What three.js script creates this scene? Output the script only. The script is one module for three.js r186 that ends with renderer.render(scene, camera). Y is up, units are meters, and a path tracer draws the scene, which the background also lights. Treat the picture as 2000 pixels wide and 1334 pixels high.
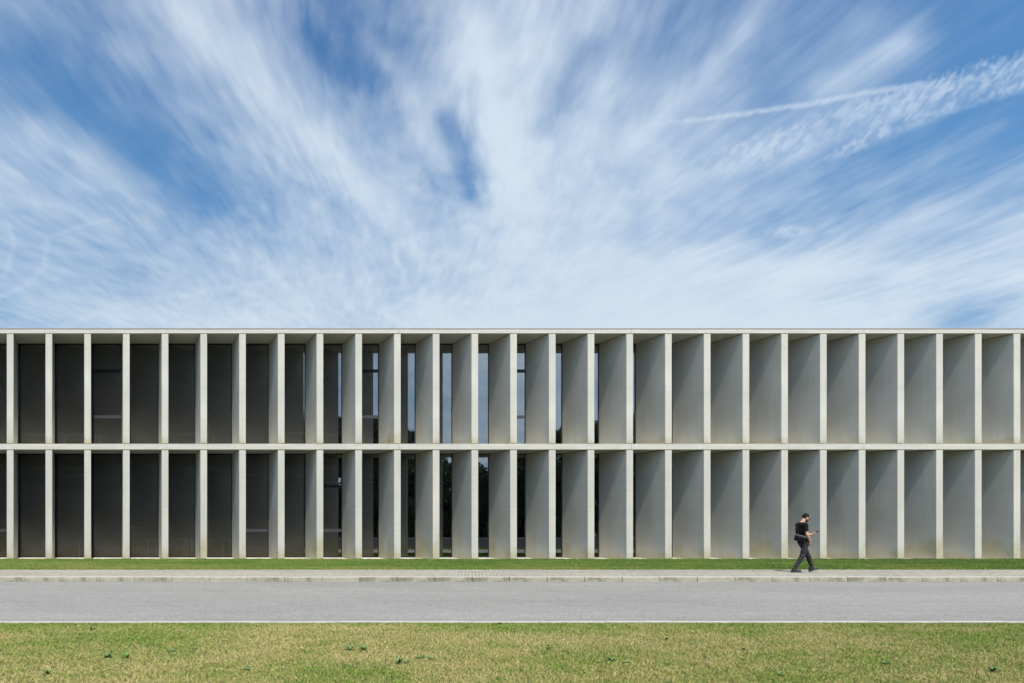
import * as THREE from 'three';
import { RoundedBoxGeometry } from 'three/addons/geometries/RoundedBoxGeometry.js';
import { mergeGeometries } from 'three/addons/utils/BufferGeometryUtils.js';

// ---------------------------------------------------------------- random numbers and noise
function rng(seed) { let a = seed >>> 0; return () => { a = (a + 0x6D2B79F5) | 0; let t = Math.imul(a ^ (a >>> 15), 1 | a); t = (t + Math.imul(t ^ (t >>> 7), 61 | t)) ^ t; return ((t ^ (t >>> 14)) >>> 0) / 4294967296; }; }
function hash2(x, y, s) { let h = Math.imul(x, 374761393) ^ Math.imul(y, 668265263) ^ Math.imul(s, 2147483629 | 0); h = Math.imul(h ^ (h >>> 13), 1274126177); h ^= h >>> 16; return (h >>> 0) / 4294967296; }
// value noise, 0..1; px, py = period in cells (0 = none)
function vnoise(x, y, s = 0, px = 0, py = 0) {
  let ix = Math.floor(x), iy = Math.floor(y); const fx = x - ix, fy = y - iy;
  let jx = ix + 1, jy = iy + 1;
  if (px) { ix = ((ix % px) + px) % px; jx = ((jx % px) + px) % px; }
  if (py) { iy = ((iy % py) + py) % py; jy = ((jy % py) + py) % py; }
  const u = fx * fx * (3 - 2 * fx), v = fy * fy * (3 - 2 * fy);
  const a = hash2(ix, iy, s), b = hash2(jx, iy, s), c = hash2(ix, jy, s), d = hash2(jx, jy, s);
  return a + (b - a) * u + (c - a) * v + (a - b - c + d) * u * v;
}
function fbm(x, y, oct, s = 0, px = 0, py = 0) { let t = 0, a = 0.5, n = 0; for (let i = 0; i < oct; i++) { t += a * vnoise(x, y, s + i * 17, px, py); n += a; x *= 2; y *= 2; px *= 2; py *= 2; a *= 0.5; } return t / n; }
const clamp = (x, a = 0, b = 1) => Math.min(b, Math.max(a, x));
const sstep = (x, a, b) => { const t = clamp((x - a) / (b - a)); return t * t * (3 - 2 * t); };
const lerp = (a, b, t) => a + (b - a) * t;
const toLin = (c) => { c /= 255; return c <= 0.04045 ? c / 12.92 : ((c + 0.055) / 1.055) ** 2.4; };
const lin3 = (r, g, b) => [toLin(r), toLin(g), toLin(b)];

// ---------------------------------------------------------------- scene, camera, sun, sky, exposure
const scene = new THREE.Scene();
// a shift lens: level camera, principal point low in the frame
const camera = new THREE.PerspectiveCamera(2 * Math.atan(1033 / 1200) * 180 / Math.PI, 2156 / 2066, 0.1, 3000);
camera.position.set(0, 1.27, 24);
camera.lookAt(0, 1.27, 0);
camera.setViewOffset(2156, 2066, 156, 0, 2000, 1334);

const renderer = new THREE.WebGLRenderer({ antialias: true });
renderer.toneMapping = THREE.LinearToneMapping;
renderer.toneMappingExposure = 1.48;
renderer.shadowMap.enabled = true;

const SUN = new THREE.Vector3(0.425, 1.77, 1).normalize();
const sun = new THREE.DirectionalLight(new THREE.Color().setRGB(1, 0.94, 0.83), 5.0);
sun.name = 'sun';
sun.position.copy(SUN).multiplyScalar(80);
sun.target.position.set(0, 0, 6);
sun.castShadow = true;
sun.shadow.mapSize.set(4096, 4096);
Object.assign(sun.shadow.camera, { left: -45, right: 45, top: 45, bottom: -45, near: 1, far: 200 });
scene.add(sun, sun.target);

// cloudiness of the northern sky, rows from high to low, columns from west to east
const CLOUD = [
  [.22, .24, .48, .58, .50, .34, .48, .72, .78, .66, .28, .22, .22, .14, .06, .02, .00],
  [.12, .16, .38, .54, .60, .40, .34, .62, .78, .60, .24, .28, .24, .16, .26, .03, .00],
  [.18, .11, .16, .42, .60, .50, .42, .52, .68, .56, .42, .34, .16, .24, .10, .02, .02],
  [.46, .28, .08, .22, .50, .60, .50, .50, .72, .60, .52, .40, .26, .18, .08, .04, .04],
  [.50, .48, .24, .08, .32, .56, .60, .42, .70, .68, .56, .46, .28, .18, .12, .12, .24],
  [.50, .44, .34, .36, .42, .55, .64, .62, .78, .76, .66, .48, .30, .28, .38, .48, .60],
  [.48, .48, .50, .66, .70, .70, .66, .72, .84, .88, .84, .80, .72, .72, .76, .72, .76],
  [.38, .58, .70, .78, .78, .76, .76, .80, .88, .92, .94, .92, .92, .86, .78, .46, .70]];
function gridAt(x, y) {
  const gx = clamp(x / 125, 0, 15.999), gy = clamp(y / 90, 0, 6.999), i = Math.floor(gx), j = Math.floor(gy);
  let u = gx - i, v = gy - j; u = u * u * (3 - 2 * u); v = v * v * (3 - 2 * v);
  return lerp(lerp(CLOUD[j][i], CLOUD[j][i + 1], u), lerp(CLOUD[j + 1][i], CLOUD[j + 1][i + 1], u), v);
}
// polylines of [x, y, half width]: distance in half widths and position along
function trail(pts, x, y) {
  let best = 9, along = 0;
  for (let i = 0; i + 1 < pts.length; i++) {
    const [ax, ay, aw] = pts[i], [bx, by, bw] = pts[i + 1], dx = bx - ax, dy = by - ay;
    const t = clamp(((x - ax) * dx + (y - ay) * dy) / (dx * dx + dy * dy)), w = lerp(aw, bw, t);
    const d = Math.hypot(x - ax - dx * t, y - ay - dy * t) / w;
    if (d < best) { best = d; along = (i + t) / (pts.length - 1); }
  }
  return [best, along];
}
const TRAIL_THIN = [[1200, 252, 4], [1330, 238, 5], [1450, 222, 6], [1580, 204, 6], [1700, 180, 7], [1800, 166, 10]];
const TRAIL_WIDE = [[1250, 378, 18], [1400, 325, 30], [1560, 278, 40], [1700, 224, 40], [1850, 176, 34], [2010, 130, 30], [2250, 70, 30]];
const TRAIL_LOW = [[1580, 332, 6], [1660, 290, 16], [1780, 236, 20], [1900, 196, 14], [2030, 158, 14], [2250, 110, 14]];
const CURLS = [[[70, 452, 3], [92, 466, 6], [88, 522, 5], [55, 556, 5], [0, 582, 4]], [[120, 640, 5], [260, 590, 6], [400, 566, 6], [520, 548, 3]], [[95, 462, 2], [160, 440, 3], [220, 425, 2]], [[18, 440, 3], [28, 480, 5], [10, 540, 4]]];
// brighter and thinner bands in the sheet: amount, then [x, y, half width]
const BANDS = [[.22, [300, -30, 30], [450, 130, 42], [620, 290, 44], [720, 370, 40], [810, 450, 30]], [.15, [680, 30, 18], [785, 165, 22], [835, 290, 20], [880, 395, 22], [930, 470, 26]], [.20, [880, -40, 34], [945, 150, 36], [972, 300, 34], [990, 440, 44]],
  [-.34, [850, 210, 20], [890, 300, 34], [905, 400, 22]], [-.26, [1150, 60, 40], [1090, 170, 34], [1035, 290, 22]], [-.20, [560, 30, 30], [640, 100, 44], [700, 170, 30]], [.17, [1520, -30, 18], [1380, 140, 24], [1290, 230, 22], [1180, 320, 26]], [.2, [1800, 80, 12], [1680, 130, 34], [1570, 190, 18]],
  [.24, [2080, 290, 22], [1850, 400, 30], [1640, 500, 34], [1450, 580, 30]], [.14, [1990, 235, 8], [1820, 320, 16], [1660, 395, 16]], [.16, [20, 240, 26], [150, 300, 34], [320, 440, 34]], [-.2, [2010, 560, 10], [1900, 610, 22], [1820, 650, 20]], [-.10, [20, 90, 30], [170, 210, 40], [330, 330, 44]]];
function skyTexture() {
  const W = 4096, H = 2048, data = new Float32Array(W * H * 4);
  const deep = lin3(40, 97, 158), mid = lin3(84, 139, 193), low = lin3(150, 190, 222), white = lin3(219, 232, 243);
  let low_r = 0;
  for (let row = 0; row < H; row++) {
    const el = ((row + 0.5) / H - 0.5) * Math.PI, dy = Math.sin(el), ce = Math.cos(el);
    for (let col = 0; col < W; col++) {
      const k = (row * W + col) * 4; data[k + 3] = 1;
      if (dy <= 0) { data[k] = 0.2; data[k + 1] = 0.2; data[k + 2] = 0.18; continue; }
      const az = ((col + 0.5) / W - 0.5) * 2 * Math.PI, dx = Math.cos(az) * ce, dz = Math.sin(az) * ce;
      const hy = Math.max(dy, 0.05), u = dx / hy, w = -dz / hy;
      // streaks of ice cloud lying in one high sheet, two wind directions
      const wx = (fbm(u * 0.9 + 7, w * 0.9, 3, 3) - 0.5) * 0.9, wy = (fbm(u * 0.9, w * 0.9 + 31, 3, 5) - 0.5) * 0.9;
      const fx = (fbm(u * 3 + 3, w * 1.6, 2, 7) - 0.5) * 0.10;
      const acA = u - 0.06 * w + wx * 0.32 + fx, alA = w + wy * 0.5, acB = u + 0.42 * w + wx * 0.32 + fx, alB = w - 0.3 * u + wy * 0.4;
      const sA = 0.44 * fbm(acA * 3.2, alA * 1.2, 5, 11) + 0.28 * fbm(acA * 15, alA * 4.2, 5, 23) + 0.28 * fbm(acA * 44 + alA * 5, alA * 11, 4, 29);
      const sB = 0.44 * fbm(acB * 3.0, alB * 0.9, 5, 41) + 0.28 * fbm(acB * 13, alB * 3.2, 5, 53) + 0.28 * fbm(acB * 40 + alB * 4, alB * 9, 4, 59);
      const mB = sstep(u + (wx * 0.8), 0.05, 0.75), streak = lerp(sA, sB, mB);
      const soft = fbm(u * 2.2 + wx * 2, w * 2.2 + wy * 2, 5, 71);
      const fib = lerp(fbm(acA * 85 + alA * 9, alA * 15, 3, 301), fbm(acB * 78 + alB * 8, alB * 13, 3, 311), mB);
      const grain = fbm(u * 18 + wx * 9 + fx * 14, w * 14 + wy * 9, 5, 83);
      let c = 0.36 + 0.9 * (fbm(u * 0.7 + 3, w * 0.55 + 9, 3, 97) - 0.42);       // the sheet's cover elsewhere
      let puff = 0;
      if (dz < -0.05) {
        const x = 922 + 1200 * dx / -dz, y = 1033 - 1200 * dy / -dz;
        const m = sstep(x, -500, -60) * (1 - sstep(x, 2060, 2500)) * sstep(y, -420, -40);
        if (m > 0) {
          let g0 = gridAt(x + wx * 110 + fx * 160, y + wy * 80);
          const bx = x + wx * 50 + (streak - 0.5) * 70 + fx * 260, by = y + wy * 40 + (soft - 0.5) * 50;
          for (const [amt, ...pts] of BANDS) { const [d, t] = trail(pts, bx, by); if (d < 2.6) g0 += amt * Math.exp(-d * d * 0.9) * sstep(t, -0.05, 0.15) * sstep(1 - t, -0.05, 0.15); }
          c = lerp(c, clamp(g0, 0, 0.97), m);
          if (x > 1150 && y < 500) {
            const bill = fbm((x + y * 0.8) / 15 + 40, (y - 0.2 * x) / 22, 5, 131), bill2 = fbm((x + y * 0.9) / 6, (y - x * 0.3) / 11, 4, 137);
            const puffs = sstep(0.5 * bill + 0.5 * bill2, 0.33, 0.70);
            let [d, t] = trail(TRAIL_WIDE, x + (bill - 0.5) * 30, y + (bill2 - 0.5) * 30);
            puff = Math.max(puff, (1 - sstep(d, 0.45, 1.15)) * (0.14 + 0.36 * puffs) * sstep(t, 0, 0.3) * (1 - 0.35 * Math.exp(-(((t - 0.42) / 0.1) ** 2))));
            [d, t] = trail(TRAIL_LOW, x + (bill - 0.5) * 24, y + (bill2 - 0.5) * 24);
            puff = Math.max(puff, (1 - sstep(d, 0.3, 1.2)) * (0.10 + 0.34 * puffs) * sstep(t, 0, 0.2));
            [d, t] = trail(TRAIL_THIN, x, y + (bill - 0.5) * 7);
            puff = Math.max(puff, (1 - sstep(d, 0.3, 1.25)) * (0.14 + 0.40 * bill2) * sstep(t, 0, 0.35));
            const g = Math.hypot((x - 1545) / 58, (y - 452) / 15);
            puff = Math.max(puff, (1 - sstep(g, 0.2, 1.2)) * 0.5 * puffs);
            const g2 = Math.hypot((x - 1490) / 40, (y - 512) / 16);
            puff = Math.max(puff, (1 - sstep(g2, 0.2, 1.2)) * 0.3 * puffs);
          }
          if (x < 560 && y > 400) for (const p of CURLS) { const [d] = trail(p, x + wx * 8, y + wy * 8); puff = Math.max(puff, (1 - sstep(d, 0.1, 2.2)) * 0.16 * (0.5 + streak)); }
        }
      }
      const mid_c = 0.4 + 0.6 * Math.sin(Math.PI * clamp(c, 0.03, 0.97));
      let a = c + (streak - 0.49) * 0.84 * mid_c + (soft - 0.5) * 0.34 * mid_c + (grain - 0.5) * 0.22 * mid_c + (fib - 0.5) * 0.12 * mid_c;
      a = a < 0.12 ? 0.12 * Math.exp((a - 0.12) / 0.12) : a; a = a > 0.8 ? 0.8 + 0.2 * (1 - Math.exp(-(a - 0.8) / 0.2)) : a;      // soft ends
      a = 1 - (1 - a * 0.94) * (1 - puff);
      const e = clamp(el / 1.0);
      const near = Math.acos(clamp(dx * SUN.x + dy * SUN.y + dz * SUN.z, -1, 1));
      const glow = (1 + 2.0 * Math.exp(-((near / 0.85) ** 2.2))) / 1.48;      // thin ice cloud scatters forward round the sun; the divisor takes the exposure into account
      for (let i = 0; i < 3; i++) {
        const clear = e < 0.45 ? lerp(low[i], mid[i], sstep(e, 0, 0.45)) : lerp(mid[i], deep[i], sstep(e, 0.4, 0.78));
        data[k + i] = lerp(clear, white[i], a) * glow;
      }
    }
  }
  const t = new THREE.DataTexture(data, W, H, THREE.RGBAFormat, THREE.FloatType);
  t.mapping = THREE.EquirectangularReflectionMapping; t.magFilter = THREE.LinearFilter; t.minFilter = THREE.LinearFilter; t.needsUpdate = true;
  return t;
}
const skyTex = skyTexture();
scene.background = skyTex;
scene.environment = skyTex;
console.log('sky done');

// ---------------------------------------------------------------- helpers
const taken = new Map();
function numbered(name) { const n = taken.get(name) ?? 0; taken.set(name, n + 1); return n ? `${name}_${String(n).padStart(3, '0')}` : name; }
function mesh(name, geo, mat, parent) { const m = new THREE.Mesh(geo, mat); m.name = name; m.castShadow = m.receiveShadow = true; if (parent) parent.add(m); return m; }
function top(o, name, label, category, { kind, group } = {}) { o.name = numbered(name); o.userData.label = label; o.userData.category = category; if (kind) o.userData.kind = kind; if (group) o.userData.group = group; scene.add(o); return o; }
function group(name, parent) { const g = new THREE.Group(); g.name = name; if (parent) parent.add(g); return g; }
function tex(w, h, fn, { srgb = true, repeat } = {}) {           // fn(u, v) gives linear colours when srgb
  const d = new Uint8Array(w * h * 4), enc = (x) => 255 * (x <= 0.0031308 ? 12.92 * x : 1.055 * Math.pow(x, 1 / 2.4) - 0.055);
  for (let j = 0; j < h; j++) for (let i = 0; i < w; i++) {
    const c = fn((i + 0.5) / w, (j + 0.5) / h), k = (j * w + i) * 4;
    for (let n = 0; n < 3; n++) { const x = clamp(Array.isArray(c) ? c[n] : c); d[k + n] = srgb ? enc(x) : 255 * x; }
    d[k + 3] = 255;
  }
  const t = new THREE.DataTexture(d, w, h, THREE.RGBAFormat);
  t.wrapS = t.wrapT = THREE.RepeatWrapping; t.magFilter = THREE.LinearFilter; t.minFilter = THREE.LinearMipmapLinearFilter; t.generateMipmaps = true;
  if (srgb) t.colorSpace = THREE.SRGBColorSpace;
  if (repeat) t.repeat.set(...repeat);
  t.needsUpdate = true; return t;
}
const rgb = (r, g, b) => new THREE.Color().setRGB(r, g, b);
const std = (o) => new THREE.MeshStandardMaterial({ roughness: 0.9, metalness: 0, ...o });
// box between two corners, uv in metres
function box(x0, y0, z0, x1, y1, z1) {
  const g = new THREE.BoxGeometry(x1 - x0, y1 - y0, z1 - z0); g.translate((x0 + x1) / 2, (y0 + y1) / 2, (z0 + z1) / 2);
  const p = g.attributes.position, n = g.attributes.normal, uv = g.attributes.uv;
  for (let i = 0; i < p.count; i++) {
    const ax = Math.abs(n.getX(i)), ay = Math.abs(n.getY(i));
    if (ax > 0.5) uv.setXY(i, p.getZ(i), p.getY(i)); else if (ay > 0.5) uv.setXY(i, p.getX(i), p.getZ(i)); else uv.setXY(i, p.getX(i), p.getY(i));
  }
  return g;
}
// a grid sheet from fx(i,j) -> [x,y,z], with vertex colours
function sheet(nx, nz, at, colorAt, uvScale = 1) {
  const P = [], U = [], C = [], I = [];
  for (let j = 0; j <= nz; j++) for (let i = 0; i <= nx; i++) { const p = at(i / nx, j / nz); P.push(...p); U.push(p[0] * uvScale, p[2] * uvScale); if (colorAt) C.push(...colorAt(p[0], p[2])); }
  for (let j = 0; j < nz; j++) for (let i = 0; i < nx; i++) { const a = j * (nx + 1) + i, b = a + 1, c = a + nx + 1, d = c + 1; I.push(a, c, b, b, c, d); }
  const g = new THREE.BufferGeometry();
  g.setAttribute('position', new THREE.Float32BufferAttribute(P, 3)); g.setAttribute('uv', new THREE.Float32BufferAttribute(U, 2));
  if (colorAt) g.setAttribute('color', new THREE.Float32BufferAttribute(C, 3));
  g.setIndex(I); g.computeVertexNormals(); return g;
}

// ---------------------------------------------------------------- ground levels and dimensions
const PITCH = 1.513, FIN_W = 0.26, FIN_DX = -0.793, FIN_DZ = 1.317, X0 = -18.176, I0 = -4, I1 = 30;
const XL = X0 + PITCH * I0 - 1, XR = X0 + PITCH * I1 + 1.3;
const Y_SLAB0 = 4.374, Y_SLAB1 = 4.594, Y_FAS0 = 8.91, Y_FAS1 = 9.062, Z_GLASS = -1.36;
const Z_PAVE0 = 4.95, Z_KERB = 7.8, Z_ROAD1 = 14.74, Y_ROAD = -0.126, Z_LAWN = 14.9;
const lawnY = (z) => lerp(lerp(-0.147, -0.125, sstep(z, 14.9, 16)), -0.52, sstep(z, 20, 30));
const stripY = (z) => lerp(0.045, -0.012, clamp(z / Z_PAVE0));

// ---------------------------------------------------------------- the setting
const farTex = tex(256, 256, (u, v) => { const n = fbm(u * 16, v * 16, 4, 5, 16, 16); return [0.07 + 0.05 * n, 0.09 + 0.06 * n, 0.03 + 0.02 * n]; });
top(mesh('terrain', sheet(8, 8, (u, v) => [-600 + 1200 * u, -0.9, -600 + 1200 * v], null, 0.25), std({ map: farTex, roughness: 1 })), 'terrain', 'wide flat grassy ground reaching to the horizon', 'terrain', { kind: 'structure' });

// asphalt
const roadTex = tex(1024, 1024, (u, v) => {
  const big = fbm(u * 6, v * 24, 3, 7, 6, 24), mid = fbm(u * 60, v * 60, 3, 13, 60, 60), st = vnoise(u * 330, v * 330, 19, 330, 330), st2 = vnoise(u * 200 + 9, v * 200, 29, 200, 200);
  let a = 0.15 + (big - 0.5) * 0.035 + (mid - 0.5) * 0.06 + (st - 0.5) * 0.15 + (st2 > 0.86 ? 0.11 : 0) - (st2 < 0.1 ? 0.08 : 0);
  return [a * 1.01, a * 0.99, a * 0.945];
});
const roadBump = tex(512, 512, (u, v) => vnoise(u * 240, v * 240, 19, 240, 240) * 0.7 + 0.3 * vnoise(u * 120, v * 120, 3, 120, 120), { srgb: false });
const roadMat = std({ map: roadTex, bumpMap: roadBump, bumpScale: 0.005, vertexColors: true, roughness: 0.93 });
const roadGeo = sheet(420, 70, (u, v) => [lerp(-34, 36, u), Y_ROAD, lerp(Z_KERB - 0.02, Z_ROAD1 + 0.02, v)], (x, z) => {
  const patch = fbm(x * 0.28, z * 0.7, 4, 61), wheel = fbm(x * 0.05, z * 3.2, 3, 67), edge = fbm(x * 1.6, z * 0.9, 3, 71);
  const silt = clamp(1 - (z - Z_KERB) / (0.18 + 0.35 * edge)) * 0.12 + clamp(1 - (Z_ROAD1 - z) / (0.25 + 0.3 * edge)) * 0.12 * edge * 1.6;
  const t = 1 + (patch - 0.5) * 0.26 + (wheel - 0.5) * 0.2 - silt; return [t, t * 0.998, t * 1.0];
}, 0.4);
top(mesh('road', roadGeo, roadMat), 'road', 'worn light grey asphalt road between kerb and lawn', 'road', { kind: 'structure' });

// kerb stones along the pavement
const KERB_LEN = 0.99;
function kerbTex(seed) {
  const r = rng(seed), dark = r(), scuff = r(), sx = 0.2 + 0.6 * r(), joint = r();
  return tex(256, 128, (u, v) => {
    // v 0..0.45 face from the road up, 0.45..1 top
    const n = fbm(u * 9, v * 5, 4, seed), f = fbm(u * 60, v * 30, 3, seed + 5), streak = fbm(u * 26, v * 3, 3, seed + 9);
    let c = 0.29 + (n - 0.5) * 0.10 + (f - 0.5) * 0.07, tint = [1.0, 0.945, 0.80];
    if (v < 0.47) {
      const blotch = fbm(u * 3 + seed, v * 3, 4, seed + 13), grime = sstep(0.5 * blotch + 0.2 * n + 0.3 * streak + dark * 0.2, 0.52, 0.85);
      c *= lerp(1.16, 0.62, grime); tint = [1, lerp(0.93, 0.89, grime), lerp(0.75, 0.70, grime)];
      if (scuff > 0.9 && Math.abs(u - sx) < 0.13 && fbm(u * 24, v * 10, 3, seed + 21) > 0.55) { c = 0.4; tint = [1, 1, 0.98]; }
    }
    return [c * tint[0], c * tint[1], c * tint[2]];
  });
}
const kerbMats = [11, 23, 31, 47, 53, 67].map((s) => std({ map: kerbTex(s), roughness: 0.92 }));
function kerbStoneGeo(len, w, h, ch) {
  // profile in (z, y), front face at z=0, extruded along x, uv: u along, v along the profile
  const prof = [[0, -0.04], [0, h - ch], [-ch, h], [-w, h], [-w, -0.04]], vs = [0, 0.44, 0.5, 0.98, 1];
  const P = [], U = [], I = []; let k = 0;
  for (let i = 0; i + 1 < prof.length; i++) {
    for (const x of [0, len]) for (const q of [i, i + 1]) { P.push(x, prof[q][1], prof[q][0]); U.push(x / len, vs[q]); }
    I.push(k, k + 2, k + 1, k + 1, k + 2, k + 3); k += 4;
  }
  for (const x of [0, len]) { const b = k; for (const [z, y] of prof) { P.push(x, y, z); U.push(0.5, 0.2); k++; } for (let i = 1; i < 4; i++) x ? I.push(b, b + i, b + i + 1) : I.push(b, b + i + 1, b + i); }
  const g = new THREE.BufferGeometry(); g.setAttribute('position', new THREE.Float32BufferAttribute(P, 3)); g.setAttribute('uv', new THREE.Float32BufferAttribute(U, 2)); g.setIndex(I); g.computeVertexNormals(); return g.toNonIndexed();
}
{
  const kerb = top(group('kerb'), 'kerb', 'row of pale concrete kerb stones edging the pavement', 'kerb', { kind: 'structure' }), g = kerbStoneGeo(KERB_LEN - 0.014, 0.16, 0.128, 0.012), r = rng(5);
  g.computeVertexNormals();
  for (let x = -26; x < 29; x += KERB_LEN) { const m = mesh(numbered('kerb_stone'), g, kerbMats[Math.floor(r() * kerbMats.length)], kerb); m.position.set(x + 0.27, Y_ROAD, Z_KERB + (r() - 0.5) * 0.008); m.position.y += (r() - 0.5) * 0.005; }
  const edging = top(group('edging_kerb'), 'edging_kerb', 'low pale kerb strip between the road and the dry lawn', 'kerb', { kind: 'structure' }), ge = kerbStoneGeo(0.992, 0.15, 0.008, 0.004); ge.rotateY(Math.PI); ge.translate(0.992, 0, 0);
  const em = [71, 83].map((s) => std({ map: tex(128, 64, (u, v) => { const c = 0.285 + (fbm(u * 8, v * 6, 4, s) - 0.5) * 0.16; return [c, c * 0.955, c * 0.85]; }), roughness: 0.9 }));
  for (let x = -16; x < 18; x += 1) { const m = mesh(numbered('edging_stone'), ge, em[Math.floor(r() * 2)], edging); m.position.set(x, Y_ROAD, Z_ROAD1 + (r() - 0.5) * 0.006); m.position.y += (r() - 0.5) * 0.006; }
}

// pavement of small concrete blocks
{
  const pave = top(mesh('pavement', box(-26, -0.12, Z_PAVE0 + 0.02, 29, -0.022, Z_KERB - 0.165), std({ color: rgb(0.10, 0.09, 0.07), roughness: 1 })), 'pavement', 'pale concrete block pavement running along the building', 'pavement', { kind: 'structure' });
  const bw = 0.1, bl = 0.2, gap = 0.006, x0 = -26, x1 = 29, z0 = Z_PAVE0 + 0.09, z1 = Z_KERB - 0.165, r = rng(77);
  const s = new THREE.Shape(); const hw = (bw - gap) / 2; s.moveTo(-hw, 0); s.lineTo(hw, 0); s.lineTo(hw, 0.056); s.lineTo(hw - 0.004, 0.06); s.lineTo(-hw + 0.004, 0.06); s.lineTo(-hw, 0.056);
  const blockGeo = new THREE.ExtrudeGeometry(s, { depth: bl - gap, bevelEnabled: false }); blockGeo.translate(0, -0.06, -(bl - gap) / 2);
  const list = [];
  let c = 0;
  for (let x = x0 + bw / 2; x < x1; x += bw, c++) for (let z = z0 + (c % 2 ? 0 : -bl / 2); z < z1; z += bl) {
    const a = Math.max(z, z0), b = Math.min(z + bl, z1); if (b - a > 0.03) list.push([x, (a + b) / 2, (b - a) / bl]);
  }
  const blocks = new THREE.InstancedMesh(blockGeo, std({ color: rgb(1, 1, 1), roughness: 0.9, bumpMap: roadBump, bumpScale: 0.001 }), list.length), m4 = new THREE.Matrix4(), q = new THREE.Quaternion(), col = new THREE.Color();
  list.forEach(([x, z, k], i) => {
    q.setFromEuler(new THREE.Euler((r() - 0.5) * 0.012, 0, (r() - 0.5) * 0.012));
    m4.compose(new THREE.Vector3(x, (r() - 0.5) * 0.005, z), q, new THREE.Vector3(1, 1, k)); blocks.setMatrixAt(i, m4);
    const n = fbm(x * 0.6, z * 1.5, 3, 9), v = 0.213 * (0.86 + 0.22 * r() + (n - 0.5) * 0.3); col.setRGB(v * 1.01, v * 0.95, v * 0.80); blocks.setColorAt(i, col);
  });
  blocks.name = 'paving_blocks'; blocks.userData.kind = 'stuff'; blocks.castShadow = blocks.receiveShadow = true; pave.add(blocks);
  // narrow edging between the blocks and the grass
  const eg = box(0, -0.1, 0, 0.99, 0.006, 0.07), emat = std({ map: kerbMats[0].map, roughness: 0.9 });
  for (let x = -26; x < 29; x += 1) { const m = mesh(numbered('border_stone'), eg, emat, pave); m.position.set(x, (r() - 0.5) * 0.004, Z_PAVE0 + 0.012); }
}

// lawns: soil sheets and real blades
const lawnTex = tex(512, 512, (u, v) => { const n = fbm(u * 24, v * 24, 4, 5, 24, 24), f = vnoise(u * 170, v * 170, 8, 170, 170); const t = clamp(n * 0.7 + f * 0.5 - 0.1); return [lerp(0.04, 0.16, t), lerp(0.045, 0.14, t), lerp(0.016, 0.055, t)]; });
top(mesh('dry_lawn', sheet(60, 60, (u, v) => { const z = lerp(Z_LAWN - 0.03, 31.5, v); return [lerp(-40, 42, u), lawnY(z), z]; }, null, 0.6), std({ map: lawnTex, roughness: 1 })), 'dry_lawn', 'half dried lawn on the near side of the road', 'lawn', { kind: 'structure' });
top(mesh('lawn_strip', sheet(60, 8, (u, v) => { const z = lerp(-0.02, Z_PAVE0 + 0.012, v); return [lerp(XL, XR, u), stripY(z), z]; }, null, 0.6), std({ map: tex(256, 256, (u, v) => { const n = fbm(u * 30, v * 30, 4, 15, 30, 30); return [0.035 + 0.05 * n, 0.055 + 0.07 * n, 0.012 + 0.012 * n]; }), roughness: 1 })), 'lawn_strip', 'soil bed of the green strip under the concrete fins', 'lawn', { kind: 'structure' });

function tuftGeo(seed, blades, h, w, spread, lean) {
  const r = rng(seed), P = [], N = [];
  for (let b = 0; b < blades; b++) {
    const a = r() * 6.283, d = spread * Math.sqrt(r()), x = Math.cos(a) * d, z = Math.sin(a) * d, f = r() * 6.283, hh = h * (0.5 + 0.7 * r()), l = lean * (0.3 + r()) * hh, la = r() * 6.283;
    const wx = Math.cos(f) * w, wz = Math.sin(f) * w, mx = x + Math.cos(la) * l * 0.35, mz = z + Math.sin(la) * l * 0.35, tx = x + Math.cos(la) * l, tz = z + Math.sin(la) * l;
    const q = [[x - wx, -0.004, z - wz], [x + wx, -0.004, z + wz], [mx + wx * 0.8, hh * 0.6, mz + wz * 0.8], [mx - wx * 0.8, hh * 0.6, mz - wz * 0.8], [tx, hh, tz]];
    for (const t of [[0, 1, 2], [0, 2, 3], [3, 2, 4]]) for (const i of t) { P.push(...q[i]); const nx = -wz / w * 0.45, nz = wx / w * 0.45; N.push(nx, 0.9, nz); }
  }
  const g = new THREE.BufferGeometry(); g.setAttribute('position', new THREE.Float32BufferAttribute(P, 3)); g.computeVertexNormals(); return g;
}
function grassField(name, label, parentKind, count, geo, place, colour, seed) {
  const im = new THREE.InstancedMesh(geo, std({ color: rgb(1, 1, 1), roughness: 0.95, side: THREE.DoubleSide }), count), r = rng(seed), m4 = new THREE.Matrix4(), q = new THREE.Quaternion(), e = new THREE.Euler(), v = new THREE.Vector3(), s = new THREE.Vector3(), c = new THREE.Color();
  for (let i = 0; i < count; i++) {
    const [x, y, z, k] = place(r); e.set(0, r() * 6.283, 0); q.setFromEuler(e);
    m4.compose(v.set(x, y, z), q, s.set(k, k * (0.8 + 0.4 * r()), k)); im.setMatrixAt(i, m4); c.setRGB(...colour(x, z, r)); im.setColorAt(i, c);
  }
  im.castShadow = im.receiveShadow = true; return top(im, name, label, 'grass', { kind: 'stuff' });
}
const STRAW = [0.42, 0.36, 0.16], OLIVE = [0.26, 0.28, 0.06], GREEN = [0.12, 0.215, 0.03], BRIGHT = [0.21, 0.315, 0.045], DARK = [0.05, 0.11, 0.025];
const mix3 = (a, b, t) => a.map((x, i) => lerp(x, b[i], t));
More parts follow.
